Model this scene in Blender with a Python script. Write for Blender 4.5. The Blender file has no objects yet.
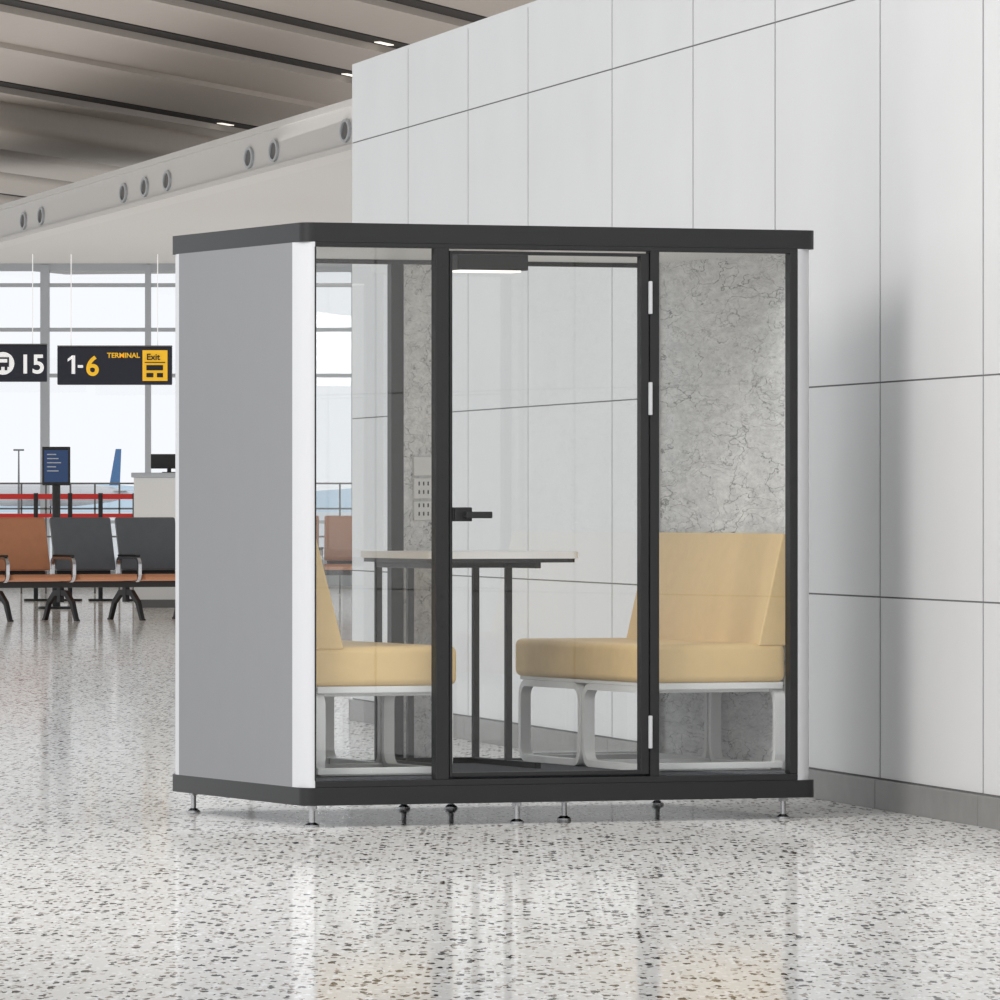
import bpy, bmesh, math
from mathutils import Vector, Matrix
S = bpy.context.scene
S.view_settings.view_transform = 'Standard'
S.view_settings.look = 'None'
COL = bpy.context.collection

# ---------------------------------------------------------------- materials
def lin(c):
    return tuple(((x/255)/12.92 if x/255 <= .04045 else ((x/255+.055)/1.055)**2.4) for x in c) + (1,)
def mat(name, rgb, rough=.5, metal=0, noise=0, nscale=8, bump=0, emit=None, es=1, spec=.5):
    m = bpy.data.materials.new(name); m.use_nodes = True
    nt = m.node_tree; b = nt.nodes['Principled BSDF']
    c = lin(rgb)
    b.inputs['Base Color'].default_value = c
    b.inputs['Roughness'].default_value = rough
    b.inputs['Metallic'].default_value = metal
    b.inputs['Specular IOR Level'].default_value = spec
    if emit:
        b.inputs['Emission Color'].default_value = lin(emit); b.inputs['Emission Strength'].default_value = es
    tc = nt.nodes.new('ShaderNodeTexCoord')
    n = nt.nodes.new('ShaderNodeTexNoise'); n.inputs['Scale'].default_value = nscale; n.inputs['Detail'].default_value = 4
    nt.links.new(tc.outputs['Object'], n.inputs['Vector'])
    r = nt.nodes.new('ShaderNodeMixRGB'); r.blend_type = 'MULTIPLY'; r.inputs['Fac'].default_value = 1
    mr = nt.nodes.new('ShaderNodeMapRange'); mr.inputs['To Min'].default_value = 1-noise; mr.inputs['To Max'].default_value = 1+noise
    mr.inputs['From Min'].default_value = .3; mr.inputs['From Max'].default_value = .7
    nt.links.new(n.outputs['Fac'], mr.inputs['Value'])
    r.inputs['Color1'].default_value = c
    nt.links.new(mr.outputs['Result'], r.inputs['Color2'])
    nt.links.new(r.outputs['Color'], b.inputs['Base Color'])
    if bump:
        bp = nt.nodes.new('ShaderNodeBump'); bp.inputs['Strength'].default_value = bump; bp.inputs['Distance'].default_value = .01
        nt.links.new(n.outputs['Fac'], bp.inputs['Height']); nt.links.new(bp.outputs['Normal'], b.inputs['Normal'])
    return m

def glassmat(name, tint, refl, rough=.0):
    m = bpy.data.materials.new(name); m.use_nodes = True
    nt = m.node_tree; nt.nodes.clear()
    o = nt.nodes.new('ShaderNodeOutputMaterial'); mx = nt.nodes.new('ShaderNodeMixShader')
    t = nt.nodes.new('ShaderNodeBsdfTransparent'); t.inputs['Color'].default_value = tint
    g = nt.nodes.new('ShaderNodeBsdfGlossy'); g.inputs['Roughness'].default_value = rough
    mx.inputs['Fac'].default_value = refl
    nt.links.new(t.outputs[0], mx.inputs[1]); nt.links.new(g.outputs[0], mx.inputs[2]); nt.links.new(mx.outputs[0], o.inputs['Surface'])
    return m

def floor_mat():
    m = bpy.data.materials.new('terrazzo_floor'); m.use_nodes = True
    nt = m.node_tree; L = nt.links.new; N = nt.nodes.new; nt.nodes.clear()
    out = N('ShaderNodeOutputMaterial'); tc = N('ShaderNodeTexCoord')
    mp = N('ShaderNodeMapping'); mp.inputs['Scale'].default_value = (.9, .26, 1)
    L(tc.outputs['Object'], mp.inputs['Vector'])
    nz = N('ShaderNodeTexNoise'); nz.inputs['Scale'].default_value = 60; nz.inputs['Detail'].default_value = 3
    L(mp.outputs[0], nz.inputs['Vector'])
    sub = N('ShaderNodeVectorMath'); sub.operation = 'SUBTRACT'; sub.inputs[1].default_value = (.5, .5, .5)
    L(nz.outputs['Color'], sub.inputs[0])
    scl = N('ShaderNodeVectorMath'); scl.operation = 'SCALE'; scl.inputs['Scale'].default_value = .03
    L(sub.outputs[0], scl.inputs[0])
    add = N('ShaderNodeVectorMath'); L(mp.outputs[0], add.inputs[0]); L(scl.outputs[0], add.inputs[1])
    nb = N('ShaderNodeTexNoise'); nb.inputs['Scale'].default_value = 1.2; nb.inputs['Detail'].default_value = 3
    L(mp.outputs[0], nb.inputs['Vector'])
    base = N('ShaderNodeMixRGB'); base.inputs[1].default_value = lin((226, 222, 217)); base.inputs[2].default_value = lin((238, 236, 232))
    L(nb.outputs['Fac'], base.inputs[0])
    cur = base.outputs[0]
    def layer(scale, rmax, frac, col, cur, off):
        o = N('ShaderNodeVectorMath'); o.inputs[1].default_value = (off, off*1.7, 0); L(add.outputs[0], o.inputs[0])
        v = N('ShaderNodeTexVoronoi'); v.inputs['Scale'].default_value = scale; v.voronoi_dimensions = '2D'
        L(o.outputs[0], v.inputs['Vector'])
        sp = N('ShaderNodeSeparateColor'); L(v.outputs['Color'], sp.inputs[0])
        rr = N('ShaderNodeMapRange'); rr.inputs['From Min'].default_value = 1-frac; rr.inputs['From Max'].default_value = 1
        rr.inputs['To Min'].default_value = 0; rr.inputs['To Max'].default_value = rmax
        L(sp.outputs[0], rr.inputs['Value'])
        d = N('ShaderNodeMath'); d.operation = 'SUBTRACT'; L(rr.outputs[0], d.inputs[0]); L(v.outputs['Distance'], d.inputs[1])
        ms = N('ShaderNodeMapRange'); ms.inputs['From Min'].default_value = 0; ms.inputs['From Max'].default_value = .06
        L(d.outputs[0], ms.inputs['Value'])
        mx = N('ShaderNodeMixRGB'); L(ms.outputs[0], mx.inputs[0]); L(cur, mx.inputs[1])
        c = N('ShaderNodeMixRGB'); c.inputs[1].default_value = lin(col); c.inputs[2].default_value = lin(tuple(min(255, x*1.45) for x in col))
        L(sp.outputs[1], c.inputs[0]); L(c.outputs[0], mx.inputs[2])
        return mx.outputs[0]
    cur = layer(55, .55, .6, (194, 189, 182), cur, 3.1)
    cur = layer(62, .5, .5, (240, 239, 236), cur, 7.7)
    cur = layer(54, .5, .40, (122, 113, 104), cur, 1.3)
    cur = layer(41, .5, .42, (42, 38, 35), cur, 5.9)
    df = N('ShaderNodeBsdfDiffuse'); L(cur, df.inputs['Color'])
    gl = N('ShaderNodeBsdfGlossy'); gl.inputs['Roughness'].default_value = .08
    mx = N('ShaderNodeMixShader'); mx.inputs[0].default_value = .48
    L(df.outputs[0], mx.inputs[1]); L(gl.outputs[0], mx.inputs[2]); L(mx.outputs[0], out.inputs['Surface'])
    return m

def felt_mat():
    m = bpy.data.materials.new('acoustic_felt'); m.use_nodes = True
    nt = m.node_tree; L = nt.links.new; N = nt.nodes.new; b = nt.nodes['Principled BSDF']; b.inputs['Roughness'].default_value = .95
    b.inputs['Specular IOR Level'].default_value = .1
    tc = N('ShaderNodeTexCoord')
    mp = N('ShaderNodeMapping'); mp.inputs['Scale'].default_value = (1, .3, 1); L(tc.outputs['Object'], mp.inputs['Vector'])
    V = mp.outputs[0]
    nz = N('ShaderNodeTexNoise'); nz.inputs['Scale'].default_value = 7; nz.inputs['Detail'].default_value = 6
    L(V, nz.inputs['Vector'])
    mixv = N('ShaderNodeMixRGB'); mixv.inputs[0].default_value = .3; L(V, mixv.inputs[1]); L(nz.outputs['Color'], mixv.inputs[2])
    base = N('ShaderNodeMixRGB'); base.inputs[1].default_value = lin((212, 212, 212)); base.inputs[2].default_value = lin((246, 246, 245))
    n2 = N('ShaderNodeTexNoise'); n2.inputs['Scale'].default_value = 34; n2.inputs['Detail'].default_value = 8; n2.inputs['Roughness'].default_value = .8
    L(V, n2.inputs['Vector'])
    mr0 = N('ShaderNodeMapRange'); mr0.inputs['From Min'].default_value = .38; mr0.inputs['From Max'].default_value = .62; L(n2.outputs['Fac'], mr0.inputs['Value'])
    L(mr0.outputs[0], base.inputs[0]); cur = base.outputs[0]
    for sc, th, st in ((8, .018, .85), (15, .026, .7), (28, .034, .45)):
        v = N('ShaderNodeTexVoronoi'); v.feature = 'DISTANCE_TO_EDGE'; v.inputs['Scale'].default_value = sc
        L(mixv.outputs[0], v.inputs['Vector'])
        mr = N('ShaderNodeMapRange'); mr.inputs['From Max'].default_value = th; mr.inputs['To Min'].default_value = st; mr.inputs['To Max'].default_value = 0
        L(v.outputs['Distance'], mr.inputs['Value'])
        n3 = N('ShaderNodeTexNoise'); n3.inputs['Scale'].default_value = sc*.8; L(V, n3.inputs['Vector'])
        mr3 = N('ShaderNodeMapRange'); mr3.inputs['From Min'].default_value = .44; mr3.inputs['From Max'].default_value = .57; L(n3.outputs['Fac'], mr3.inputs['Value'])
        mu = N('ShaderNodeMath'); mu.operation = 'MULTIPLY'; L(mr.outputs[0], mu.inputs[0]); L(mr3.outputs[0], mu.inputs[1])
        mx = N('ShaderNodeMixRGB'); mx.inputs[2].default_value = lin((84, 84, 86)); L(mu.outputs[0], mx.inputs[0]); L(cur, mx.inputs[1]); cur = mx.outputs[0]
    L(cur, b.inputs['Base Color'])
    return m

M = dict(
    wall=mat('wall_panel_white', (221, 220, 219), .45, noise=.02, nscale=1.5, spec=.3),
    gap=mat('panel_joint', (112, 112, 112), .9),
    jnt=mat('wall_joint_grey', (118, 118, 117), .9),
    base=mat('baseboard_stone', (132, 130, 127), .5, noise=.06, nscale=10),
    black=mat('frame_charcoal', (40, 40, 41), .45, noise=.03, spec=.35),
    side=mat('side_panel_grey', (136, 136, 138), .5, noise=.01, spec=.3),
    white=mat('column_white_aluminium', (208, 208, 210), .3, spec=.5),
    ivory=mat('painted_steel_white', (232, 232, 230), .4),
    cush=mat('beige_leather', (232, 200, 144), .5, noise=.025, nscale=20, bump=.08, spec=.35),
    steel=mat('chrome_steel', (190, 190, 192), .25, 1),
    tabletop=mat('table_laminate', (242, 240, 236), .35),
    socket=mat('socket_plastic', (232, 232, 230), .4),
    dark=mat('near_black', (26, 26, 28), .5),
    innerfloor=mat('booth_carpet', (88, 90, 96), .9, noise=.15, nscale=60),
    ceil=mat('ceiling_slat', (194, 187, 180), .6, noise=.02),
    ceild=mat('ceiling_slot_dark', (34, 32, 31), .8),
    fascia=mat('fascia_white', (220, 219, 217), .5),
    soffit=mat('soffit_white', (218, 217, 215), .6),
    mull=mat('mullion_grey', (186, 191, 196), .4),
    tan=mat('seat_leather_tan', (184, 124, 88), .4, noise=.05, nscale=10),
    grey=mat('seat_leather_grey', (88, 92, 97), .4, noise=.05, nscale=10),
    sign=mat('sign_navy', (26, 30, 48), .4),
    yellow=mat('sign_yellow', (245, 190, 40), .5, emit=(245, 190, 40), es=.35),
    wtxt=mat('sign_white', (240, 240, 240), .5, emit=(240, 240, 240), es=.4),
    screen=mat('screen_blue', (20, 50, 90), .3, emit=(20, 60, 110), es=.3),
    red=mat('barrier_red', (206, 44, 40), .6),
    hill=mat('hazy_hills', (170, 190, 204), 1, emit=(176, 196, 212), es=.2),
    apron=mat('apron_concrete', (205, 209, 211), .9, noise=.05, nscale=.02),
    blue=mat('airplane_blue', (60, 110, 160), .4),
    lamp=mat('lamp_diffuser', (255, 250, 240), .5, emit=(255, 248, 235), es=1.0),
    lamp2=mat('booth_lamp_diffuser', (240, 240, 238), .5, emit=(255, 248, 235), es=1.2),
    felt=felt_mat(), floor=floor_mat(),
    glass=glassmat('booth_glass', (.975, .98, .98, 1), .06),
    wglass=glassmat('window_glass', (.99, .99, .995, 1), .02),
)

# ---------------------------------------------------------------- mesh helpers
def empty(name, loc=(0, 0, 0), rz=0):
    e = bpy.data.objects.new(name, None); e.location = loc; e.rotation_euler = (0, 0, math.radians(rz)); COL.objects.link(e); e.empty_display_size = .2
    return e
def finish(bm, name, m, parent=None, smooth=False, bevel=0, seg=3):
    bmesh.ops.recalc_face_normals(bm, faces=bm.faces)
    me = bpy.data.meshes.new(name); bm.to_mesh(me); bm.free()
    me.materials.append(m)
    o = bpy.data.objects.new(name, me); COL.objects.link(o)
    if parent: o.parent = parent
    if bevel:
        b = o.modifiers.new('bevel', 'BEVEL'); b.width = bevel; b.segments = seg; b.limit_method = 'ANGLE'; b.angle_limit = .6
        smooth = True
    if smooth:
        for p in me.polygons: p.use_smooth = True
        if bevel:
            w = o.modifiers.new('wn', 'WEIGHTED_NORMAL'); w.keep_sharp = True
        else:
            me.set_sharp_from_angle(angle=math.radians(35))
    return o
def addbox(bm, a, b):
    vs = [bm.verts.new((x, y, z)) for z in (a[2], b[2]) for y in (a[1], b[1]) for x in (a[0], b[0])]
    for f in ((0, 1, 3, 2), (4, 6, 7, 5), (0, 4, 5, 1), (2, 3, 7, 6), (0, 2, 6, 4), (1, 5, 7, 3)):
        bm.faces.new([vs[i] for i in f])
def box(name, a, b, m, parent=None, bevel=0, seg=3):
    bm = bmesh.new(); addbox(bm, a, b); return finish(bm, name, m, parent, bevel=bevel, seg=seg)
def boxes(name, lst, m, parent=None, bevel=0):
    bm = bmesh.new()
    for a, b in lst: addbox(bm, a, b)
    return finish(bm, name, m, parent, bevel=bevel)
def prism(name, pts, axis, h0, h1, m, parent=None, smooth=False, bevel=0, seg=3):
    """pts 2D; axis: extrusion axis. z:(x,y) x:(y,z) y:(x,z)"""
    bm = bmesh.new()
    def P(p, h): return {'z': (p[0], p[1], h), 'x': (h, p[0], p[1]), 'y': (p[0], h, p[1])}[axis]
    A = [bm.verts.new(P(p, h0)) for p in pts]; B = [bm.verts.new(P(p, h1)) for p in pts]
    bm.faces.new(A); bm.faces.new(B[::-1]); n = len(pts)
    for i in range(n): bm.faces.new((A[i], A[(i+1) % n], B[(i+1) % n], B[i]))
    return finish(bm, name, m, parent, smooth=smooth, bevel=bevel, seg=seg)
def rrect(x0, y0, x1, y1, r, n=8):
    pts = []
    for cx, cy, a in ((x1-r, y0+r, -90), (x1-r, y1-r, 0), (x0+r, y1-r, 90), (x0+r, y0+r, 180)):
        for i in range(n+1):
            t = math.radians(a+90*i/n); pts.append((cx+r*math.cos(t), cy+r*math.sin(t)))
    return pts
def ring(bm, po, pi, axis, h0, h1):
    def P(p, h): return {'z': (p[0], p[1], h), 'x': (h, p[0], p[1]), 'y': (p[0], h, p[1])}[axis]
    n = len(po)
    a = [bm.verts.new(P(p, h0)) for p in po]; b = [bm.verts.new(P(p, h1)) for p in po]
    c = [bm.verts.new(P(p, h0)) for p in pi]; d = [bm.verts.new(P(p, h1)) for p in pi]
    for i in range(n):
        j = (i+1) % n
        bm.faces.new((a[i], a[j], b[j], b[i])); bm.faces.new((c[i], d[i], d[j], c[j]))
        bm.faces.new((a[i], c[i], c[j], a[j])); bm.faces.new((b[i], b[j], d[j], d[i]))
def cyl(name, c, r, z0, z1, m, parent=None, axis='z', n=24, ry=None):
    ry = ry or r
    pts = [(c[0]+r*math.cos(2*math.pi*i/n), c[1]+ry*math.sin(2*math.pi*i/n)) for i in range(n)]
    return prism(name, pts, axis, z0, z1, m, parent, smooth=True)
def addcyl(bm, c, r, z0, z1, n=20, r2=None):
    r2 = r if r2 is None else r2
    A = [bm.verts.new((c[0]+r*math.cos(6.28318*i/n), c[1]+r*math.sin(6.28318*i/n), z0)) for i in range(n)]
    B = [bm.verts.new((c[0]+r2*math.cos(6.28318*i/n), c[1]+r2*math.sin(6.28318*i/n), z1)) for i in range(n)]
    bm.faces.new(A); bm.faces.new(B)
    for i in range(n): bm.faces.new((A[i], A[(i+1) % n], B[(i+1) % n], B[i]))
def text(name, body, size, loc, m, parent, align='LEFT'):
    c = bpy.data.curves.new(name, 'FONT'); c.body = body; c.size = size; c.extrude = .004; c.align_x = align; c.offset = size*.02
    o = bpy.data.objects.new(name, c); COL.objects.link(o); o.parent = parent; o.location = loc; o.rotation_euler = (math.pi/2, 0, 0)
    c.materials.append(m); return o

# ---------------------------------------------------------------- room shell
box('floor', (-30, 4, -.1), (30, 110, 0), M['floor'])
box('ground_apron', (-400, 110.2, -.3), (400, 3000, -.05), M['apron'])

# right wall: panelled, runs obliquely away from camera
TH = 11.45
wall = empty('wall_right', (1.935, 27.09, 0), TH)
Lw = 14.1
ys = [-11.4, -9.7, -8.0, -6.4, -4.7, -3.1, -1.45, .247, 1.845, 3.674, 5.269, 7.011, 9.024, 10.61, 12.34]
zs = [.125, .874, 1.76, 3.37, 3.81]
bm = bmesh.new(); g = .011
ycols = [(-13, ys[0])] + [(ys[i], ys[i+1]) for i in range(len(ys)-1)] + [(ys[-1], Lw)]
for y0, y1 in ycols:
    for z0, z1 in zip(zs[:-1], zs[1:]):
        addbox(bm, (0, y0+g, z0+.0035), (.03, y1-g if y1 < Lw else Lw, z1-.0035 if z1 < 3.8 else z1))
finish(bm, 'wall_panels', M['wall'], wall)
box('wall_core', (.0035, -13, 0), (.32, Lw-.01, 3.8), M['jnt'], wall)
box('wall_cap', (-.0, -13, 3.81), (.33, Lw, 3.83), M['wall'], wall)
bb = empty('baseboard_right', (1.935, 27.09, 0), TH)
boxes('baseboard_stones', [((-.022, y0+.004, 0), (0.02, y1-.004, .12)) for y0, y1 in ycols], M['base'], bb, bevel=.002)

# ceiling of main hall with oblique slats
ce = empty('ceiling', (0, 0, 0), -15.2)
box('ceiling_deck', (-56, 62, 7.0), (-8, 165, 7.2), M['ceil'], ce)
slots = [-19.8, -21.9, -24.1, -26.3, -31.5]
boxes('ceiling_slots', [((q-.17, 62, 6.985), (q+.17, 165, 7.0)) for q in slots], M['ceild'], ce)
boxes('ceiling_ribs', [((q-.3, 62, 6.9), (q-.17, 165, 7.0)) for q in slots] + [((-29.1, 62, 6.93), (-28.7, 165, 7))], M['ceil'], ce)
for i, q in enumerate([-33.9, -36.3, -38.8, -41.5, -44.5]):
    prism('ceiling_beam_%d' % i, rrect(q-.98, 6.6, q+.98, 7.1, .16, 5), 'y', 62, 165, M['ceil'], ce, smooth=True)
    if i: box('ceiling_gap_shade_%d' % i, (q+.9, 62, 6.7), (q+1.5, 165, 7.0), M['ceild'], ce)  # solid dark slabs paint in the shade between the beams
bm = bmesh.new()
for q, p in ((-26.3, 96), (-24.1, 83), (-21.9, 80), (-31.5, 100), (-26.3, 89)):
    addbox(bm, (q-.06, p, 6.972), (q+.02, p+.6, 6.984))
finish(bm, 'ceiling_downlights', M['lamp'], ce)

# fascia beam with portholes + soffit
fa = empty('trim_fascia', (-1.575, 74.5, 0), 12.05)
box('fascia_beam', (0, -22, 5.04), (.35, 36, 5.56), M['fascia'], fa, bevel=.02)
boxes('fascia_lips', [((-.06, -22, 5.03), (0, 36, 5.09)), ((-.06, -22, 5.5), (0, 36, 5.57))], M['fascia'], fa)
for i, t in enumerate([.3, 4.62, 6.24, 12.06, 13.8, 15.5, 22.8, 24.5]):
    bm = bmesh.new(); n = 24
    E = lambda a, b: [(t+a*math.cos(6.28318*k/n), 5.26+b*math.sin(6.28318*k/n)) for k in range(n)]
    ring(bm, E(.27, .125), E(.2, .095), 'x', -.03, .0)
    finish(bm, 'porthole_rim_%d' % i, M['mull'], fa, smooth=True)
    cyl('porthole_%d' % i, (t, 5.26), .2, -.012, -.002, M['gap'], fa, axis='x', ry=.095)
prism('ceiling_soffit', [(2.9, 54.9), (-8.95, 110), (16, 110), (16, 54.9)], 'z', 5.055, 5.12, M['soffit'])

# window wall
wi = empty('window_1', (0, 110, 0))
lst = []
x = -7.15-1.62*4
while x < 8:
    w = .07 if abs(x+7.15) < .01 else .045
    lst.append(((x-w, -.08, 0), (x+w, .08, 5.04))); x += 1.62
for z, w in ((5.0, .06), (4.72, .03), (4.02, .03), (3.3, .03), (.1, .1), (1.0, .025)):
    lst.append(((-14, -.06, z-w), (8, .06, z+w)))
boxes('mullions', lst, M['mull'], wi)
box('pane', (-14, -.005, .1), (8, .005, 5), M['wglass'], wi)

# ---------------------------------------------------------------- outside
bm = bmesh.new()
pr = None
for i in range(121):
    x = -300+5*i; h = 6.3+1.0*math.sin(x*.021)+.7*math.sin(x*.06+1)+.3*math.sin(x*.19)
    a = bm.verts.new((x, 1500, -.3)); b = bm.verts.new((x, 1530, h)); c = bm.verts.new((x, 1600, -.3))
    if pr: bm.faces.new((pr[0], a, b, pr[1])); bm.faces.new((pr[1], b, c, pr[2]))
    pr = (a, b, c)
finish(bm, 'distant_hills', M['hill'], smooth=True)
ap = empty('airplane', (-55.6, 1000, 0))
prism('tail_fin', [(-.2, 4.2), (1.3, 4.2), (1.5, 9.4), (.7, 9.4)], 'y', -.15, .15, M['blue'], ap)
bm = bmesh.new()
prof = [(-22, .15), (-21, .9), (-19, 1.5), (-15, 1.7), (-5, 1.7), (0, 1.1), (3, .25)]
prv = None
for px, r in prof:
    c = [bm.verts.new((px, r*math.cos(6.28318*k/16), 2.9+r*math.sin(6.28318*k/16))) for k in range(16)]
    if prv:
        for k in range(16): bm.faces.new((prv[k], prv[(k+1) % 16], c[(k+1) % 16], c[k]))
    else: bm.faces.new(c)
    prv = c
bm.faces.new(prv)
finish(bm, 'fuselage', M['white'], ap, smooth=True)
prism('wings', [(-13, 0), (-7, 15), (-5.5, 15), (-8, 0), (-5.5, -15), (-7, -15)], 'z', 2.2, 2.45, M['white'], ap)
prism('tailplane', [(0, 0), (2.4, 5), (3, 5), (2.4, 0), (3, -5), (2.4, -5)], 'z', 3.4, 3.5, M['white'], ap)
boxes('landing_gear', [((-18.2, -.15, -.05), (-17.9, .15, 1.6)), ((-9, -2, -.05), (-8.6, -1.6, 1.8)), ((-9, 1.6, -.05), (-8.6, 2, 1.8))], M['dark'], ap)
lm = empty('apron_light_mast', (-27.5, 400, 0))
bm = bmesh.new(); addcyl(bm, (0, 0), .08, -.05, 4.4, 8, .04); addbox(bm, (-.3, -.1, 4.4), (.3, .1, 4.5)); finish(bm, 'mast', M['gap'], lm)

# ---------------------------------------------------------------- booth
BX = (-.7646, 27.17, 0); BR = 22
W = 2.195; D = 1.57
bo = empty('meeting_booth', BX, BR)
prism('roof_slab', rrect(0, 0, W, D, .05), 'z', 2.277, 2.352, M['black'], bo, smooth=True)
prism('base_slab', rrect(0, 0, W, D, .05), 'z', .085, .155, M['black'], bo, smooth=True)
ry = .12
def quarter(cx, cy, sx, sy):
    rx = .05 if sx > 0 else .087
    pts = [(cx + sx*(rx - rx*math.cos(t)), cy + sy*(ry - ry*math.sin(t))) for t in [math.pi/2*i/14 for i in range(15)]]
    pts += [(cx+sx*rx, cy+sy*ry)]
    return pts
for i, (cx, cy, sx, sy) in enumerate(((0, 0, 1, 1), (W, 0, -1, 1), (0, D, 1, -1), (W, D, -1, -1))):
    prism('corner_column_%d' % i, quarter(cx, cy, sx, sy), 'z', .155, 2.277, M['white'], bo, smooth=True)
box('side_wall_left', (.0, ry, .155), (.045, D-ry, 2.277), M['side'], bo)
box('side_wall_right', (W-.045, ry, .155), (W, D-ry, 2.277), M['side'], bo)
box('felt_left', (.045, .045, .155), (.058, D-.05, 2.277), M['felt'], bo)
box('felt_right', (W-.06, .12, .155), (W-.045, D-.12, 2.277), M['felt'], bo)
box('felt_right_front', (W-.088, .05, .155), (W-.075, .13, 2.277), M['felt'], bo)
box('interior_floor', (.045, .05, .155), (W-.045, D-.05, .19), M['innerfloor'], bo)
box('interior_ceiling', (.045, .05, 2.268), (W-.045, D-.05, 2.277), M['ivory'], bo)
# front frame
fr = [((.05, .0, .155), (W-.087, .05, .18)), ((.05, 0, 2.258), (W-.087, .05, 2.277)),
      ((.046, 0, .18), (.056, .05, 2.26)), ((.554, 0, .18), (.61, .05, 2.26)), ((1.468, 0, .18), (1.506, .05, 2.26)),
      ((2.074, 0, .18), (W-.0872, .05, 2.26))]
boxes('front_frame', fr, M['black'], bo, bevel=.003)
dr = [((.614, .004, .188), (.626, .045, 2.25)), ((1.428, .004, .188), (1.463, .045, 2.25)),
      ((.626, .004, .188), (1.428, .045, .205)), ((.626, .004, 2.237), (1.428, .045, 2.25))]
boxes('door_leaf_frame', dr, M['black'], bo, bevel=.003)
boxes('front_glass', [((.056, .024, .18), (.554, .026, 2.258)), ((1.506, .024, .18), (2.074, .026, 2.258))], M['glass'], bo)
bm = bmesh.new(); vs = [bm.verts.new(p) for p in ((.626, .025, .205), (1.428, .025, .205), (1.428, .025, 2.237), (.626, .025, 2.237))]; bm.faces.new(vs)
finish(bm, 'door_glass', M['glass'], bo)
boxes('door_hinges', [((1.459, -.012, z), (1.472, .004, z+.13)) for z in (.29, 1.61, 2.01)], M['white'], bo, bevel=.003)
bm = bmesh.new()
addbox(bm, (.628, -.02, 1.19), (.70, .0, 1.245)); addbox(bm, (.66, -.05, 1.205), (.68, -.02, 1.225)); addbox(bm, (.66, -.06, 1.202), (.77, -.045, 1.228))
addbox(bm, (.628, .05, 1.19), (.70, .07, 1.245)); addbox(bm, (.626, .0, 1.19), (.64, .06, 1.245))
finish(bm, 'door_handle', M['black'], bo, bevel=.004)
bm = bmesh.new()
for z in [.3+.118*i for i in range(17)]:
    for x0 in (.58, 2.092):
        addbox(bm, (x0-.004, -.002, z), (x0+.004, .0, z+.008))
finish(bm, 'frame_screws', M['dark'], bo)
# back frame
bk = [((.05, D-.05, .155), (W-.05, D, .2)), ((.05, D-.05, 2.25), (W-.05, D, 2.277)), ((.05, D-.05, .2), (.09, D, 2.25)),
      ((.955, D-.05, .2), (1.01, D, 2.25)), ((1.18, D-.05, .2), (1.19, D, 2.25)), ((2.1, D-.05, .2), (W-.05, D, 2.25))]
boxes('back_frame', bk, M['black'], bo, bevel=.003)
box('felt_back_column', (1.01, D-.045, .2), (1.18, D-.005, 2.25), M['felt'], bo)
boxes('back_glass', [((.09, D-.026, .2), (.955, D-.024, 2.25)), ((1.19, D-.026, .2), (2.1, D-.024, 2.25))], M['glass'], bo)
boxes('power_sockets', [((1.05, D-.062, z), (1.135, D-.045, z+h)) for z, h in ((1.375, .08), (1.28, .085), (1.19, .08))], M['socket'], bo, bevel=.004)
boxes('socket_holes', [((x0, D-.0635, z), (x0+.006, D-.0615, z+.016)) for z in (1.30, 1.335, 1.21, 1.245) for x0 in (1.07, 1.09, 1.11)], M['dark'], bo)
# ceiling lamp bar
box('lamp_housing', (.885, .6, 2.197), (1.19, .72, 2.268), M['dark'], bo, bevel=.004)
box('lamp_diffuser', (.895, .603, 2.190), (1.16, .71, 2.197), M['lamp2'], bo)
# feet
bm = bmesh.new()
for s, y in ((.06, .06), (.92, .06), (2.07, .06), (.07, 1.47), (.99, 1.47), (1.18, 1.42), (2.12, 1.45), (1.20, .25)):
    addcyl(bm, (s, y), .011, .006, .09, 12); addcyl(bm, (s, y), .028, 0, .008, 20); addcyl(bm, (s, y), .028, .008, .018, 20, .014)
    addcyl(bm, (s, y), .02, .07, .085, 6)
finish(bm, 'levelling_feet', M['steel'], bo, smooth=True)

# benches (local x towards backrest = 0)
def bench(name, flip):
    e = empty(name)
    mw = Matrix.Translation(BX) @ Matrix.Rotation(math.radians(BR), 4, 'Z')
    if flip: e.matrix_world = mw @ Matrix.Translation((W-.063, 1.57, 0)) @ Matrix.Rotation(math.pi, 4, 'Z')
    else: e.matrix_world = mw @ Matrix.Translation((.062, 0, 0))
    y0, y1 = .105, 1.465
    sd = .655 if flip else .628
    x0 = .028
    box('seat_cushion', (0 if not flip else x0, y0, .545), (sd, y1, .70), M['cush'], e, bevel=.028, seg=5)
    prism('backrest_cushion', [(x0*flip, .69), (.15, .69), (.03+x0*.5*flip, 1.14), (x0*flip, 1.14)], 'y', y0, y1, M['cush'], e, bevel=.008, seg=4)
    bm = bmesh.new()
    ym = (y0+y1)/2
    for xx in (.028, sd-.065):
        for a, b in ((y0+.005, ym-.01), (ym+.01, y1-.005)):
            ring(bm, rrect(a, .192, b, .53, .07, 8), rrect(a+.026, .218, b-.026, .504, .046, 8), 'x', xx, xx+.045)
    finish(bm, 'leg_loops', M['ivory'], e, smooth=True)
    boxes('rails', [((.05, y-.014, z), (sd-.06, y+.014, z+.026)) for y in (y0+.02+.06, y1-.08, ym) for z in (.192, .504)] + [((.03, y0+.02, .53), (sd-.02, y1-.02, .546))], M['ivory'], e, bevel=.003)
    boxes('near_rails', [((.04, y, z), (sd-.05, y+.03, z+.026)) for y in (y0+.005, y1-.035) for z in (.2, .518)], M['ivory'], e, bevel=.003)
    return e
bench('upholstered_bench', False)
bench('upholstered_bench', True)

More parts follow.
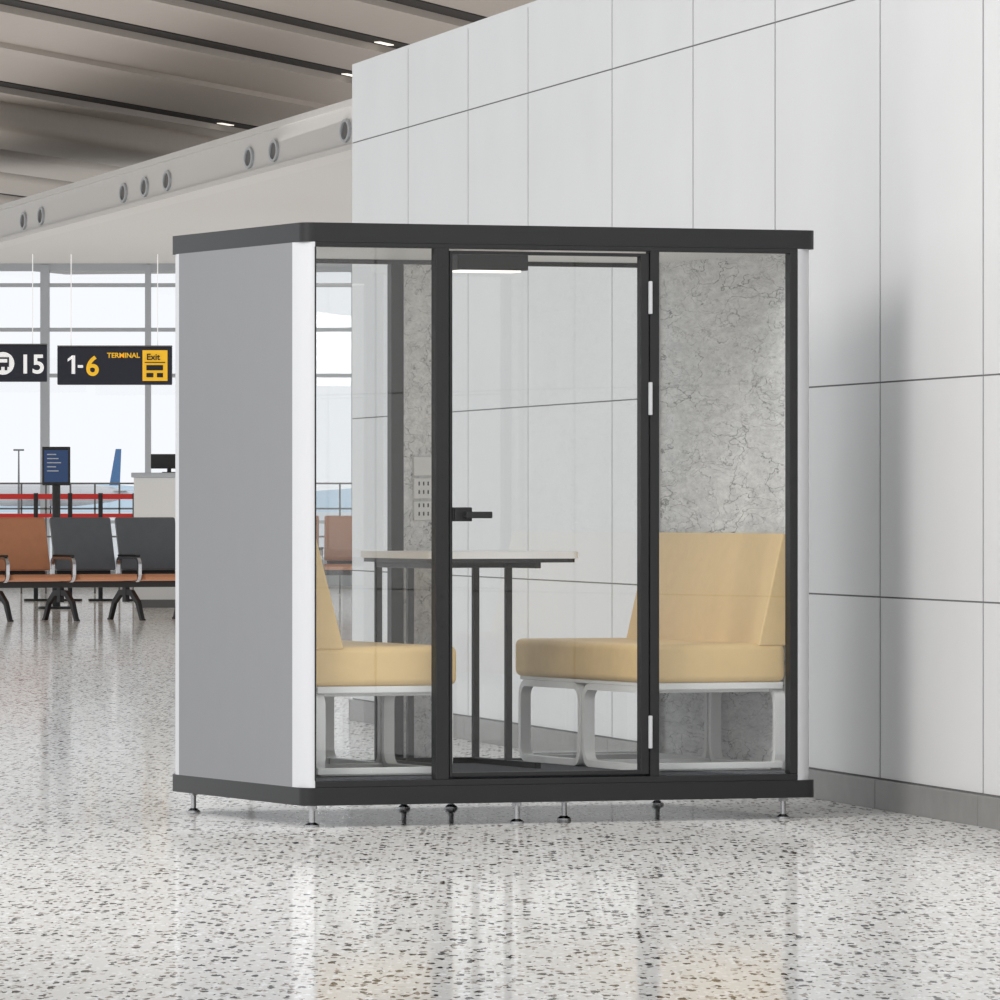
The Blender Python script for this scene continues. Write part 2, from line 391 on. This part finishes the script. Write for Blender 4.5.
# table
tb = empty('meeting_table', BX, BR)
prism('table_top', rrect(.76, .6, 1.42, 1.40, .04, 6), 'z', 1.038, 1.066, M['tabletop'], tb, smooth=True)
prism('table_edge', rrect(.77, .61, 1.41, 1.39, .04, 6), 'z', 1.022, 1.038, M['black'], tb, smooth=True)
lg = []
for s in (.835, 1.265):
    for y in (1.0, 1.36): lg.append(((s-.013, y-.013, .19), (s+.013, y+.013, 1.022)))
    lg.append(((s-.013, .68, .19), (s+.013, 1.36, .214))); lg.append(((s-.013, .68, .998), (s+.013, 1.36, 1.022)))
lg.append(((.835, 1.34, .19), (1.265, 1.362, .214))); lg.append(((.835, 1.0, .998), (1.265, 1.02, 1.022)))
boxes('table_legs', lg, M['black'], tb, bevel=.002)

# ---------------------------------------------------------------- airport seating
def seating(name, loc, rz, cols, n0, feet):
    e = empty(name, loc, rz); P = .8
    for i, c in enumerate(cols):
        x = (n0+i)*P; m = M[c]
        prism('back_%d' % i, [(.17, .55), (.235, .54), (.375, 1.10), (.35, 1.13), (.31, 1.12)], 'x', x-.365, x+.365, m, e, bevel=.02, seg=3)
        prism('seat_%d' % i, [(-.36, .44), (-.38, .475), (-.35, .51), (.0, .49), (.2, .50), (.2, .44), (0, .425)], 'x', x-.35, x+.35, M['tan'], e, bevel=.015, seg=3)
        prism('backshell_%d' % i, [(.24, .5), (.255, .5), (.39, 1.1), (.375, 1.1)], 'x', x-.33, x+.33, M['dark'], e)
    bm = bmesh.new(); bm2 = bmesh.new()
    for i in range(len(cols)+1):
        x = (n0+i-.5)*P
        path = rrect(-.33, .42, .22, .70, .09, 6); inn = rrect(-.30, .45, .19, .67, .065, 6)
        ring(bm, path, inn, 'x', x-.02, x+.02)
        addbox(bm2, (x-.03, -.28, .695), (x+.03, .16, .72))
    finish(bm, 'armrest_loops', M['steel'], e, smooth=True)
    finish(bm2, 'armrest_pads', M['dark'], e, bevel=.008)
    x0, x1 = (n0-.5)*P, (n0+len(cols)-.5)*P
    box('beam', (x0, -.04, .36), (x1, .06, .43), M['dark'], e, bevel=.008)
    bm = bmesh.new()
    for f in feet:
        x = f*P
        addbox(bm, (x-.025, -.03, .2), (x+.025, .05, .38))
        for sg in (-1, 1):
            pts = [(0, .28), (.12, .27), (.26, .18), (.36, 0), (.42, 0), (.42, .02), (.40, .02), (.31, .21), (.15, .33), (0, .34)]
            A = [bm.verts.new((x-.022, sg*p[0], p[1])) for p in pts]; B = [bm.verts.new((x+.022, sg*p[0], p[1])) for p in pts]
            bm.faces.new(A); bm.faces.new(B)
            for k in range(len(pts)): bm.faces.new((A[k], A[(k+1) % len(pts)], B[(k+1) % len(pts)], B[k]))
    finish(bm, 'legs', M['dark'], e)
    return e
seating('airport_seating', (-4.44, 76.5, 0), 30, ['tan', 'tan', 'grey', 'grey', 'grey'], -2, [-1.5, -.5, .5, 1.5])
seating('airport_seating', (-1.9, 90, 0), 0, ['tan', 'tan', 'tan', 'tan'], -2, [-1.5, -.5, .5])

# ---------------------------------------------------------------- signs (hung from soffit)
K = 1.3125
def sign(name, x0, x1, zt, zb):
    e = empty(name, (x0*K, 105, 1.25-1.25*K)); e.scale = (K, K, K)
    box('panel', (0, 0, zb), (x1-x0, .12, zt), M['sign'], e, bevel=.01)
    box('trim_top', (0, -.005, zt), (x1-x0, .125, zt+.015), M['gap'], e)
    boxes('hanging_rods', [((a, .05, zt), (a+.01, .06, 4.13)) for a in (.15, x1-x0-.17)], M['wtxt'], e)
    return e
s1 = sign('wayfinding_sign', -6.9, -5.18, 3.09, 2.67)
text('number', '15', .30, (1.40, -.01, 2.77), M['wtxt'], s1)
prism('icon_disc', [(1.22+.13*math.cos(.2618*i), 2.88+.13*math.sin(.2618*i)) for i in range(24)], 'y', -.012, -.002, M['wtxt'], s1)
boxes('icon_bus', [((1.15, -.02, 2.84), (1.29, -.013, 2.95)), ((1.17, -.02, 2.80), (1.2, -.013, 2.84)), ((1.24, -.02, 2.80), (1.27, -.013, 2.84))], M['sign'], s1)
boxes('icon_window', [((1.17, -.026, 2.89), (1.27, -.02, 2.93))], M['wtxt'], s1)
s2 = sign('wayfinding_sign', -5.06, -3.75, 3.07, 2.635)
boxes('digit_one', [((.165, -.012, 2.76), (.205, -.002, 2.97))], M['wtxt'], s2)
prism('digit_one_flag', [(.12, 2.90), (.17, 2.935), (.17, 2.97), (.12, 2.93)], 'y', -.012, -.002, M['wtxt'], s2)
box('dash', (.235, -.012, 2.83), (.295, -.002, 2.86), M['wtxt'], s2)
text('number_b', '6', .31, (.325, -.01, 2.745), M['yellow'], s2)
text('legend', 'TERMINAL', .08, (.57, -.01, 2.945), M['yellow'], s2)
box('yellow_plate', (.975, -.012, 2.68), (1.26, -.002, 3.03), M['yellow'], s2)
text('plate_text', 'Exit', .1, (1.02, -.02, 2.92), M['dark'], s2)
boxes('plate_icons', [((1.0, -.02, 2.885), (1.235, -.013, 2.895)), ((1.02, -.02, 2.80), (1.21, -.013, 2.86)), ((1.02, -.02, 2.72), (1.10, -.013, 2.77)), ((1.14, -.02, 2.72), (1.21, -.013, 2.77))], M['dark'], s2)

# kiosk, counter, monitor, barriers
k = empty('information_kiosk', (-5.39, 85, 0))
box('screen_housing', (-.17, 0, 1.5), (.17, .06, 1.97), M['dark'], k, bevel=.01)
box('screen_face', (-.145, -.006, 1.54), (.145, 0, 1.93), M['screen'], k)
boxes('screen_lines', [((-.11, -.01, 1.87-.05*i), (.0+.03*(i % 3), -.006, 1.882-.05*i)) for i in range(5)], M['mull'], k)
bm = bmesh.new(); addcyl(bm, (0, .03), .05, .02, 1.5); addcyl(bm, (0, .03), .22, 0, .03); finish(bm, 'stand', M['dark'], k, smooth=True)
c = empty('check_in_counter', (-4.5, 86, 0))
box('body', (0, 0, 0), (1.3, .6, 1.6), M['ivory'], c, bevel=.01)
box('top', (-.03, -.04, 1.6), (1.33, .62, 1.66), M['mull'], c, bevel=.01)
box('kick', (.03, -.005, .0), (1.27, 0, .1), M['gap'], c)
mo = empty('computer_monitor', (-4.1, 86.2, 1.66))
box('display', (-.2, 0, .05), (.25, .03, .23), M['dark'], mo, bevel=.005); boxes('stand', [((0, .01, 0), (.05, .03, .06)), ((-.06, -.05, 0), (.11, .09, .01))], M['dark'], mo)
q = empty('queue_barrier', (-8.4, 92, 0))
bm = bmesh.new()
px = [0, .55, 1.25, 1.7, 2.3, 2.75, 3.15, 3.6]
for x in px: addcyl(bm, (x, 0), .03, .02, 1.42, 12); addcyl(bm, (x, 0), .16, 0, .03, 16)
finish(bm, 'posts', M['dark'], q, smooth=True)
boxes('belts', [((0, -.01, 1.34), (3.6, .01, 1.41)), ((0, -.01, 1.1), (3.6, .01, 1.15))], M['red'], q)
q2 = empty('metal_railing', (-8.6, 100, 0))
boxes('railing', [((0, 0, z), (8.0, .03, z+.025)) for z in (1.56, 1.2, .8)] + [((.35*i, 0, 0), (.35*i+.025, .03, 1.56)) for i in range(23)], M['gap'], q2)

# ---------------------------------------------------------------- lighting
w = bpy.data.worlds.new('World'); S.world = w; w.use_nodes = True
bg = w.node_tree.nodes['Background']; bg.inputs['Color'].default_value = (.95, .975, 1, 1); bg.inputs['Strength'].default_value = 1.02
def area(name, loc, target, size, e, col=(1, 1, 1), sy=None):
    l = bpy.data.lights.new(name, 'AREA'); l.energy = e; l.size = size; l.color = col
    if sy: l.shape = 'RECTANGLE'; l.size_y = sy
    o = bpy.data.objects.new(name, l); COL.objects.link(o); o.location = loc
    o.rotation_euler = (Vector(target)-Vector(loc)).to_track_quat('-Z', 'Y').to_euler(); return o
area('left_key_light', (-5, 21, 6), (0.8, 28, 1), 3, 400, (1, .98, .96))  # added key from upper left to lift booth and wall, no real fixture
area('hall_ceiling_fill', (-9, 100, .3), (-9, 100.01, 7), 26, 2500, (1, .97, .94), sy=60)  # added fill near floor level, brightens the hall ceiling from below
area('soffit_top_fill', (4, 88, 5.3), (4, 88.01, 7), 13, 850, (1, .96, .93), sy=50)  # added fill over the soffit, evens out the ceiling; no cove lamp there

cam = bpy.data.cameras.new('camera'); co = bpy.data.objects.new('camera', cam); COL.objects.link(co)
co.location = (0, 0, 1.25); co.rotation_euler = (math.pi/2, 0, 0)
cam.sensor_width = 36; cam.lens = 252; cam.shift_y = .006; cam.clip_end = 6000; cam.clip_start = .5
S.camera = co
